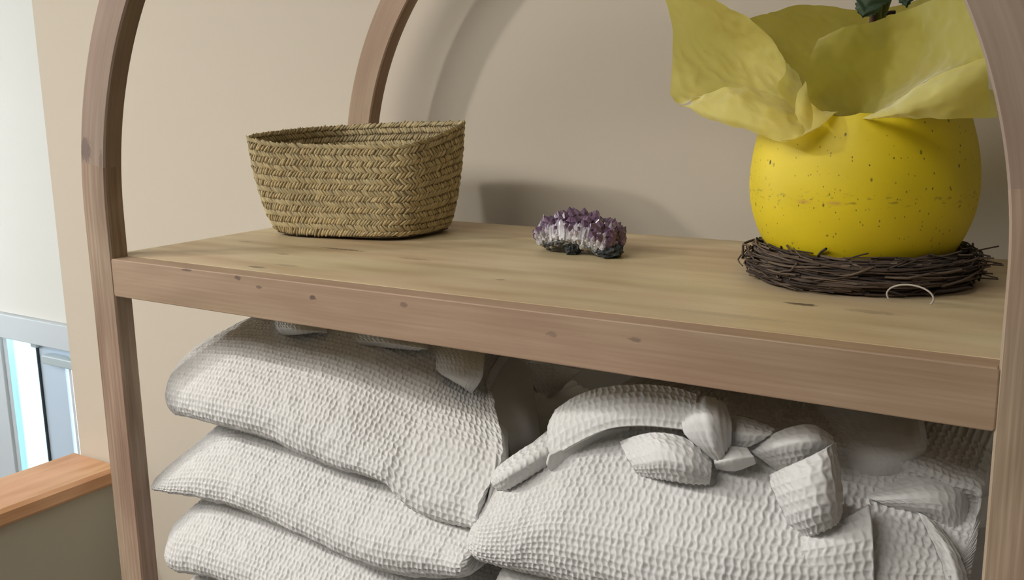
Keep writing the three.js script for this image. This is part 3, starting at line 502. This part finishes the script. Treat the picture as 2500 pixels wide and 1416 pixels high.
// ---------------------------------------------------------------- the robes
const X = (x, y, z) => V(x, y, z);
const transpose = cols => cols[0].map((_, r) => cols.map(c => c[r]));
function robe(name, label, cols, opt = {}) {          // cols: sections from left to right, each from the top back round the front fold to the bottom back
  const t = thing(name, label, 'robe');
  if (opt.shift) cols = cols.map(c => c.map(p => p.clone().add(V(0.86 * opt.shift, 0, opt.shift))));
  const rows = transpose(cols);
  const c = V(); let n = 0; cols.flat().forEach(p => { c.add(p); n++; }); c.divideScalar(n); c.centre = true;
  mesh('body', sheet(rows, { step: opt.step ?? 0.00092, coarse: opt.coarse ?? [0, rows.length - 3, rows.length - 2], coarseCols: [0, cols.length - 2], waffle: opt.waffle ?? 0.0020, out: c, seed: opt.seed ?? 0, crumple: 0.0012, crumpleScale: 14 }), M.cloth, t);
  return t;
}
// section: x, [back y, mid y, shoulder y, front y, bottom y, under y], optional z of shoulder/front/bottom
const secL = (x, yb, ym, ysh, yf, ybo, yu, { zs = -0.05, zf = -0.014, zb = -0.024, lean = 0 } = {}) => [X(x + lean, yb, -0.345), X(x + lean * 0.6, ym, -0.16), X(x + lean * 0.3, (ym + ysh) / 2 + 0.006, -0.10), X(x, ysh, zs), X(x, yf, zf), X(x, ybo, zb), X(x, yu + 0.007, -0.11), X(x, yu + 0.007, -0.345)];
const cap = (x, y, z = -0.18) => Array.from({ length: 8 }, () => X(x, y, z));
const capLine = (x, y, lean = 0) => [-0.33, -0.17, -0.11, -0.07, -0.06, -0.065, -0.12, -0.33].map((z, k) => X(x + lean * [1, 0.6, 0.3, 0, 0, 0, 0, 0][k], y, z));
const r1 = robe('folded_robe', 'white waffle robe on top of the left stack under the shelf', [
  capLine(0.035, -0.15),
  secL(0.011, -0.115, -0.118, -0.132, -0.150, -0.163, -0.158, { zs: -0.06, zf: -0.05, zb: -0.055 }),
  secL(0.031, -0.085, -0.092, -0.116, -0.145, -0.172, -0.166, { zs: -0.055, zf: -0.024, zb: -0.034 }),
  secL(0.097, -0.062, -0.073, -0.106, -0.140, -0.167, -0.166, {}),
  secL(0.18, -0.055, -0.068, -0.108, -0.140, -0.170, -0.168, {}),
  secL(0.258, -0.055, -0.070, -0.117, -0.152, -0.182, -0.176, {}),
  secL(0.307, -0.058, -0.080, -0.132, -0.160, -0.180, -0.172, {}),
  secL(0.332, -0.062, -0.088, -0.137, -0.165, -0.184, -0.176, {}),
  secL(0.350, -0.068, -0.095, -0.139, -0.174, -0.199, -0.185, { lean: -0.03 }),
  secL(0.385, -0.078, -0.105, -0.141, -0.178, -0.205, -0.19, { lean: -0.08 }),
  secL(0.418, -0.085, -0.112, -0.144, -0.180, -0.204, -0.19, { lean: -0.12 }),
  secL(0.434, -0.09, -0.116, -0.147, -0.178, -0.197, -0.19, { lean: -0.14 }),
  capLine(0.424, -0.16, -0.14)], { seed: 1, shift: -0.018 });
const r2 = robe('folded_robe', 'second white robe from the top of the left stack, pointed left corner', [
  capLine(0.03, -0.23),
  secL(0.010, -0.232, -0.236, -0.239, -0.2425, -0.246, -0.245, { zs: -0.03, zf: -0.018, zb: -0.022, lean: 0.0 }),
  secL(0.035, -0.185, -0.192, -0.212, -0.235, -0.2495, -0.247, { zs: -0.045, zf: -0.012, zb: -0.018 }),
  secL(0.086, -0.172, -0.175, -0.192, -0.225, -0.248, -0.246, {}),
  secL(0.145, -0.170, -0.172, -0.190, -0.222, -0.248, -0.246, {}),
  secL(0.227, -0.172, -0.175, -0.198, -0.230, -0.258, -0.254, {}),
  secL(0.302, -0.175, -0.178, -0.200, -0.235, -0.266, -0.26, { zf: -0.008 }),
  secL(0.345, -0.188, -0.190, -0.200, -0.232, -0.264, -0.26, { zf: -0.006 }),
  secL(0.395, -0.192, -0.194, -0.203, -0.226, -0.252, -0.25, { zf: -0.006 }),
  secL(0.424, -0.194, -0.196, -0.207, -0.222, -0.236, -0.235, { zf: -0.006 }),
  capLine(0.41, -0.22)], { seed: 2, shift: -0.01 });
const r3 = robe('folded_robe', 'third white robe from the top of the left stack, rounded left fold', [
  capLine(0.03, -0.30),
  secL(0.012, -0.285, -0.288, -0.294, -0.306, -0.320, -0.318, { zs: -0.045, zf: -0.032, zb: -0.036 }),
  secL(0.03, -0.258, -0.262, -0.276, -0.305, -0.333, -0.33, { zs: -0.05, zf: -0.016, zb: -0.022 }),
  secL(0.075, -0.25, -0.252, -0.266, -0.300, -0.330, -0.328, {}),
  secL(0.15, -0.25, -0.252, -0.268, -0.300, -0.328, -0.326, {}),
  secL(0.25, -0.258, -0.260, -0.276, -0.306, -0.334, -0.332, {}),
  secL(0.34, -0.264, -0.266, -0.282, -0.308, -0.336, -0.334, {}),
  secL(0.40, -0.258, -0.262, -0.276, -0.300, -0.326, -0.324, {}),
  capLine(0.39, -0.29)], { seed: 3 });
const r4 = robe('folded_robe', 'lowest white robe of the left stack, barely in the picture', [
  capLine(0.05, -0.37),
  secL(0.028, -0.35, -0.352, -0.356, -0.370, -0.395, -0.40, { zs: -0.045, zf: -0.032, zb: -0.036 }),
  secL(0.05, -0.335, -0.337, -0.345, -0.368, -0.408, -0.409, {}),
  secL(0.12, -0.332, -0.334, -0.343, -0.370, -0.410, -0.410, {}),
  secL(0.25, -0.336, -0.338, -0.348, -0.372, -0.410, -0.410, {}),
  secL(0.36, -0.338, -0.34, -0.350, -0.374, -0.410, -0.410, {}),
  secL(0.40, -0.345, -0.347, -0.356, -0.378, -0.408, -0.409, {}),
  capLine(0.39, -0.38)], { seed: 4, step: 0.0016 });
const q1 = robe('folded_robe', 'white waffle robe on top of the right stack below the tied belt', [
  capLine(0.44, -0.20),
  secL(0.412, -0.175, -0.178, -0.186, -0.200, -0.214, -0.212, { zs: -0.05, zf: -0.032, zb: -0.036 }),
  secL(0.425, -0.142, -0.146, -0.166, -0.198, -0.222, -0.218, { zs: -0.052, zf: -0.018, zb: -0.026 }),
  secL(0.455, -0.118, -0.124, -0.146, -0.188, -0.222, -0.218, { zs: -0.055 }),
  secL(0.495, -0.098, -0.105, -0.125, -0.172, -0.221, -0.218, { zs: -0.058 }),
  secL(0.55, -0.086, -0.094, -0.112, -0.165, -0.221, -0.219, { zs: -0.075 }),
  secL(0.62, -0.082, -0.090, -0.108, -0.165, -0.223, -0.22, { zs: -0.075 }),
  secL(0.67, -0.082, -0.090, -0.111, -0.165, -0.223, -0.22, { zs: -0.085, zf: -0.024, zb: -0.03 }),
  secL(0.73, -0.083, -0.092, -0.118, -0.165, -0.222, -0.22, { zs: -0.10, zf: -0.046, zb: -0.05 }),
  secL(0.765, -0.085, -0.098, -0.128, -0.165, -0.22, -0.22, { zs: -0.105, zf: -0.062, zb: -0.065 }),
  secL(0.785, -0.10, -0.11, -0.132, -0.165, -0.215, -0.215, { zs: -0.105, zf: -0.075, zb: -0.075 }),
  capLine(0.775, -0.16)], { seed: 5 });
const q2 = robe('folded_robe', 'lower white robe of the right stack at the picture bottom', [
  capLine(0.45, -0.29),
  secL(0.428, -0.235, -0.238, -0.246, -0.28, -0.35, -0.40, { zs: -0.05, zf: -0.032, zb: -0.036 }),
  secL(0.445, -0.226, -0.228, -0.236, -0.275, -0.38, -0.409, {}),
  secL(0.52, -0.224, -0.226, -0.234, -0.27, -0.39, -0.410, {}),
  secL(0.65, -0.226, -0.228, -0.236, -0.27, -0.39, -0.410, {}),
  secL(0.76, -0.226, -0.228, -0.236, -0.27, -0.39, -0.410, {}),
  secL(0.785, -0.235, -0.238, -0.246, -0.28, -0.38, -0.41, { zf: -0.03 }),
  capLine(0.775, -0.29)], { seed: 6, step: 0.0016 });

const piece = (t, name, rows, o = {}) => mesh(name, sheet(rows.map(r => r.map(p => at(...p))), { step: 0.001, waffle: 0.0012, cell: 0.0062, thick: 0.0022, ...o }), M.cloth, t);
{ // belt tied in a bow on the right stack
  const t = thing('robe_belt', 'white waffle belt tied in a loose bow on the right stack', 'belt');
  piece(t, 'loop', [
    [[1356, 1000, -0.068], [1405, 968, -0.074], [1470, 946, -0.076], [1560, 938, -0.076], [1640, 944, -0.070], [1702, 962, -0.060]],
    [[1338, 1040, -0.058], [1388, 1008, -0.060], [1465, 980, -0.060], [1560, 968, -0.060], [1640, 974, -0.056], [1702, 990, -0.048]],
    [[1338, 1085, -0.050], [1390, 1050, -0.051], [1470, 1018, -0.050], [1560, 1005, -0.050], [1640, 1012, -0.048], [1702, 1022, -0.044]],
    [[1342, 1124, -0.046], [1398, 1088, -0.047], [1480, 1050, -0.048], [1560, 1040, -0.050], [1640, 1046, -0.050], [1702, 1054, -0.048]]], { seed: 11 });
  piece(t, 'loop', [[[1342, 1112, -0.038], [1400, 1084, -0.054], [1470, 1052, -0.068], [1540, 1042, -0.078]], [[1336, 1136, -0.038], [1392, 1120, -0.054], [1462, 1092, -0.068], [1535, 1062, -0.078]], [[1344, 1150, -0.044], [1408, 1142, -0.058], [1470, 1118, -0.070], [1535, 1084, -0.080]]], { seed: 12, waffle: 0.0004 });
  piece(t, 'loop', [
    [[1512, 1078, -0.063], [1560, 1062, -0.053], [1610, 1056, -0.048], [1680, 1072, -0.048], [1738, 1120, -0.053]],
    [[1528, 1112, -0.048], [1572, 1098, -0.038], [1618, 1085, -0.030], [1680, 1105, -0.030], [1738, 1140, -0.040]],
    [[1545, 1140, -0.044], [1582, 1135, -0.032], [1625, 1130, -0.024], [1680, 1142, -0.024], [1736, 1162, -0.036]],
    [[1558, 1160, -0.050], [1595, 1168, -0.042], [1635, 1174, -0.036], [1685, 1182, -0.036], [1732, 1184, -0.044]]], { seed: 13 });
  piece(t, 'loop', [[[1512, 1075, -0.070], [1530, 1095, -0.065], [1560, 1110, -0.060]], [[1508, 1095, -0.072], [1528, 1120, -0.066], [1552, 1135, -0.060]], [[1520, 1130, -0.075], [1535, 1140, -0.070], [1555, 1158, -0.062]]], { seed: 14, waffle: 0.0004 });
  piece(t, 'knot', [
    [[1672, 985, -0.073], [1700, 972, -0.063], [1735, 970, -0.060], [1770, 985, -0.073]],
    [[1667, 1025, -0.050], [1698, 1010, -0.034], [1740, 1012, -0.032], [1784, 1030, -0.050]],
    [[1672, 1055, -0.046], [1708, 1050, -0.029], [1748, 1055, -0.028], [1784, 1070, -0.048]],
    [[1700, 1085, -0.048], [1726, 1090, -0.034], [1755, 1092, -0.032], [1782, 1092, -0.048]],
    [[1738, 1122, -0.056], [1750, 1122, -0.044], [1765, 1120, -0.044], [1782, 1112, -0.054]]], { seed: 15, ribs: 0.0009, waffle: 0.0004 });
  piece(t, 'knot', [[[1740, 1112, -0.053], [1780, 1090, -0.048], [1825, 1092, -0.053]], [[1744, 1132, -0.044], [1790, 1122, -0.038], [1840, 1115, -0.044]], [[1748, 1146, -0.056], [1795, 1150, -0.050], [1846, 1132, -0.056]]], { seed: 16, waffle: 0.0005 });
  piece(t, 'tail', [[[1778, 1012, -0.077], [1820, 1018, -0.077], [1870, 1036, -0.077], [1895, 1050, -0.072]], [[1782, 1050, -0.058], [1815, 1055, -0.054], [1850, 1058, -0.056], [1880, 1062, -0.060]], [[1780, 1088, -0.060], [1805, 1094, -0.058], [1830, 1090, -0.058], [1850, 1080, -0.062]]], { seed: 17 });
  piece(t, 'tail', [
    [[1826, 1092, -0.072], [1880, 1062, -0.064], [1930, 1042, -0.060], [1985, 1036, -0.060], [2035, 1066, -0.068]],
    [[1840, 1108, -0.062], [1895, 1088, -0.050], [1945, 1075, -0.044], [1995, 1072, -0.046], [2034, 1085, -0.060]],
    [[1868, 1128, -0.066], [1910, 1120, -0.056], [1955, 1112, -0.050], [1990, 1106, -0.052], [2012, 1108, -0.062]],
    [[1894, 1150, -0.072], [1925, 1146, -0.064], [1955, 1138, -0.060], [1980, 1128, -0.062], [1998, 1118, -0.068]]], { seed: 18, waffle: 0.0007 });
  piece(t, 'tail', [
    [[1878, 1160, -0.054], [1915, 1142, -0.040], [1970, 1118, -0.036], [2015, 1095, -0.042], [2040, 1080, -0.062]],
    [[1886, 1195, -0.044], [1930, 1178, -0.028], [1980, 1160, -0.024], [2025, 1145, -0.032], [2050, 1140, -0.054]],
    [[1908, 1240, -0.040], [1950, 1224, -0.024], [1995, 1210, -0.020], [2035, 1205, -0.028], [2056, 1205, -0.050]],
    [[1928, 1280, -0.042], [1965, 1268, -0.026], [2005, 1255, -0.022], [2040, 1248, -0.030], [2056, 1245, -0.050]],
    [[1962, 1312, -0.048], [1985, 1308, -0.036], [2015, 1296, -0.032], [2040, 1282, -0.036], [2052, 1268, -0.052]]], { seed: 19, waffle: 0.0014, cell: 0.0072 });
}
{ // parts of the right robe that lie beside and behind the bow
  const t = q1;
  piece(t, 'roll', [[[1395, 1025, -0.10], [1340, 1058, -0.075], [1270, 1100, -0.055], [1215, 1140, -0.045], [1202, 1165, -0.05]], [[1405, 1055, -0.085], [1350, 1085, -0.055], [1285, 1125, -0.033], [1225, 1160, -0.026], [1200, 1180, -0.04]], [[1412, 1095, -0.085], [1362, 1118, -0.058], [1300, 1150, -0.038], [1240, 1185, -0.03], [1212, 1195, -0.042]], [[1420, 1130, -0.10], [1375, 1140, -0.075], [1310, 1165, -0.055], [1250, 1195, -0.045], [1222, 1203, -0.05]]], { seed: 21 });
  piece(t, 'collar', [[[1820, 975, -0.170], [1950, 985, -0.160], [2090, 1000, -0.150], [2220, 1015, -0.150], [2254, 1022, -0.155]], [[1880, 1055, -0.120], [2000, 1055, -0.110], [2120, 1060, -0.105], [2225, 1062, -0.110], [2263, 1068, -0.125]], [[1960, 1130, -0.105], [2060, 1135, -0.095], [2150, 1130, -0.092], [2230, 1112, -0.100], [2262, 1098, -0.115]], [[2040, 1196, -0.110], [2090, 1195, -0.105], [2150, 1185, -0.105], [2215, 1160, -0.110], [2250, 1138, -0.120]]], { seed: 22, waffle: 0.0003 });
  piece(t, 'sleeve', [[[1792, 1008, -0.24], [1880, 985, -0.22], [2010, 980, -0.21], [2130, 995, -0.20], [2250, 1010, -0.20]], [[1800, 1040, -0.21], [1890, 1030, -0.19], [2010, 1025, -0.18], [2130, 1030, -0.18], [2250, 1040, -0.18]], [[1820, 1075, -0.19], [1900, 1075, -0.17], [2010, 1065, -0.165], [2130, 1065, -0.165], [2250, 1070, -0.17]]], { seed: 23, waffle: 0.0004 });
  piece(t, 'sleeve', [[[2085, 1190, -0.102], [2170, 1165, -0.107], [2260, 1135, -0.117], [2340, 1140, -0.122], [2395, 1150, -0.142]], [[2120, 1215, -0.082], [2200, 1205, -0.082], [2285, 1195, -0.087], [2350, 1210, -0.097], [2380, 1240, -0.122]], [[2160, 1232, -0.082], [2230, 1235, -0.080], [2300, 1245, -0.084], [2345, 1290, -0.097], [2358, 1330, -0.117]], [[2200, 1248, -0.092], [2255, 1260, -0.090], [2300, 1285, -0.092], [2330, 1340, -0.102], [2350, 1380, -0.122]]], { seed: 24, waffle: 0.0006 });
  piece(t, 'lapel', [[[2240, 1250, -0.086], [2265, 1262, -0.082], [2290, 1280, -0.086]], [[2275, 1320, -0.070], [2305, 1325, -0.062], [2335, 1340, -0.068]], [[2300, 1380, -0.066], [2330, 1385, -0.056], [2358, 1395, -0.066]], [[2315, 1450, -0.066], [2345, 1450, -0.056], [2372, 1455, -0.066]]], { seed: 25, waffle: 0.0009 });
  piece(t, 'lapel', [[[1955, 1300, -0.046], [2010, 1290, -0.046], [2068, 1262, -0.052], [2122, 1232, -0.058]], [[1955, 1345, -0.034], [2015, 1335, -0.033], [2075, 1325, -0.036], [2132, 1312, -0.042]], [[1950, 1440, -0.032], [2015, 1440, -0.031], [2075, 1440, -0.033], [2135, 1440, -0.038]]], { seed: 26, waffle: 0.0014 });
  piece(t, 'sleeve', [[[2330, 1150, -0.12], [2370, 1128, -0.14], [2425, 1105, -0.16]], [[2345, 1190, -0.10], [2385, 1180, -0.12], [2435, 1160, -0.14]], [[2352, 1222, -0.10], [2390, 1218, -0.12], [2435, 1205, -0.14]]], { seed: 27, waffle: 0.0004 });
  piece(t, 'sleeve', [[[2330, 1300, -0.14], [2380, 1290, -0.15], [2440, 1285, -0.16]], [[2335, 1370, -0.10], [2380, 1360, -0.11], [2440, 1355, -0.12]], [[2335, 1440, -0.10], [2380, 1440, -0.11], [2440, 1440, -0.12]]], { seed: 28, waffle: 0.0004 });
}
{ // belt and ribbed collar of the top left robe
  const t = thing('robe_belt', 'end of a white belt hanging over the top left robe', 'belt');
  piece(t, 'tail', [[[1035, 835, -0.16], [1075, 838, -0.155], [1130, 845, -0.15], [1186, 858, -0.155]], [[1062, 870, -0.125], [1095, 872, -0.118], [1138, 880, -0.115], [1182, 892, -0.122]], [[1066, 900, -0.112], [1098, 905, -0.104], [1138, 915, -0.102], [1176, 925, -0.112]], [[1078, 915, -0.110], [1105, 930, -0.102], [1130, 945, -0.100], [1152, 962, -0.110]]], { seed: 31, waffle: 0.0008 });
  piece(t, 'loop', [[[672, 774, -0.126], [725, 776, -0.116], [800, 794, -0.126]], [[674, 799, -0.106], [725, 802, -0.094], [800, 810, -0.111]], [[688, 819, -0.106], [730, 817, -0.098], [790, 810, -0.114]]], { seed: 32, waffle: 0.0009 });
  piece(t, 'loop', [[[850, 804, -0.136], [930, 809, -0.131], [1050, 839, -0.136]], [[868, 829, -0.116], [940, 834, -0.111], [1040, 850, -0.116]], [[880, 842, -0.116], [950, 850, -0.116], [1020, 856, -0.121]]], { seed: 33, waffle: 0.0009 });
  piece(r1, 'collar', [[[1172, 858, -0.23], [1215, 868, -0.24], [1262, 878, -0.25], [1296, 905, -0.26]], [[1162, 950, -0.165], [1212, 940, -0.18], [1262, 955, -0.195], [1302, 975, -0.21]], [[1200, 1000, -0.135], [1243, 1000, -0.155], [1284, 1012, -0.17], [1312, 1035, -0.185]], [[1238, 1090, -0.115], [1266, 1090, -0.135], [1292, 1090, -0.15], [1314, 1090, -0.165]], [[1245, 1180, -0.115], [1270, 1180, -0.135], [1295, 1180, -0.15], [1314, 1180, -0.165]]], { seed: 34, waffle: 0, ribs: 0.0042 });
  piece(r1, 'flap', [[[1206, 1030, -0.11], [1222, 1040, -0.115], [1236, 1055, -0.12]], [[1206, 1120, -0.06], [1222, 1130, -0.066], [1234, 1140, -0.075]], [[1190, 1220, -0.04], [1206, 1225, -0.048], [1216, 1215, -0.055]], [[1168, 1290, -0.035], [1180, 1285, -0.042], [1192, 1265, -0.05]]], { seed: 35, waffle: 0.0003 });
  piece(r1, 'collar', [[[1290, 885, -0.33], [1345, 890, -0.335], [1420, 905, -0.34]], [[1300, 935, -0.30], [1345, 935, -0.31], [1392, 925, -0.32]], [[1318, 970, -0.29], [1345, 965, -0.30], [1372, 950, -0.31]]], { seed: 36, waffle: 0.0005 });
}
renderer.render(scene, camera);
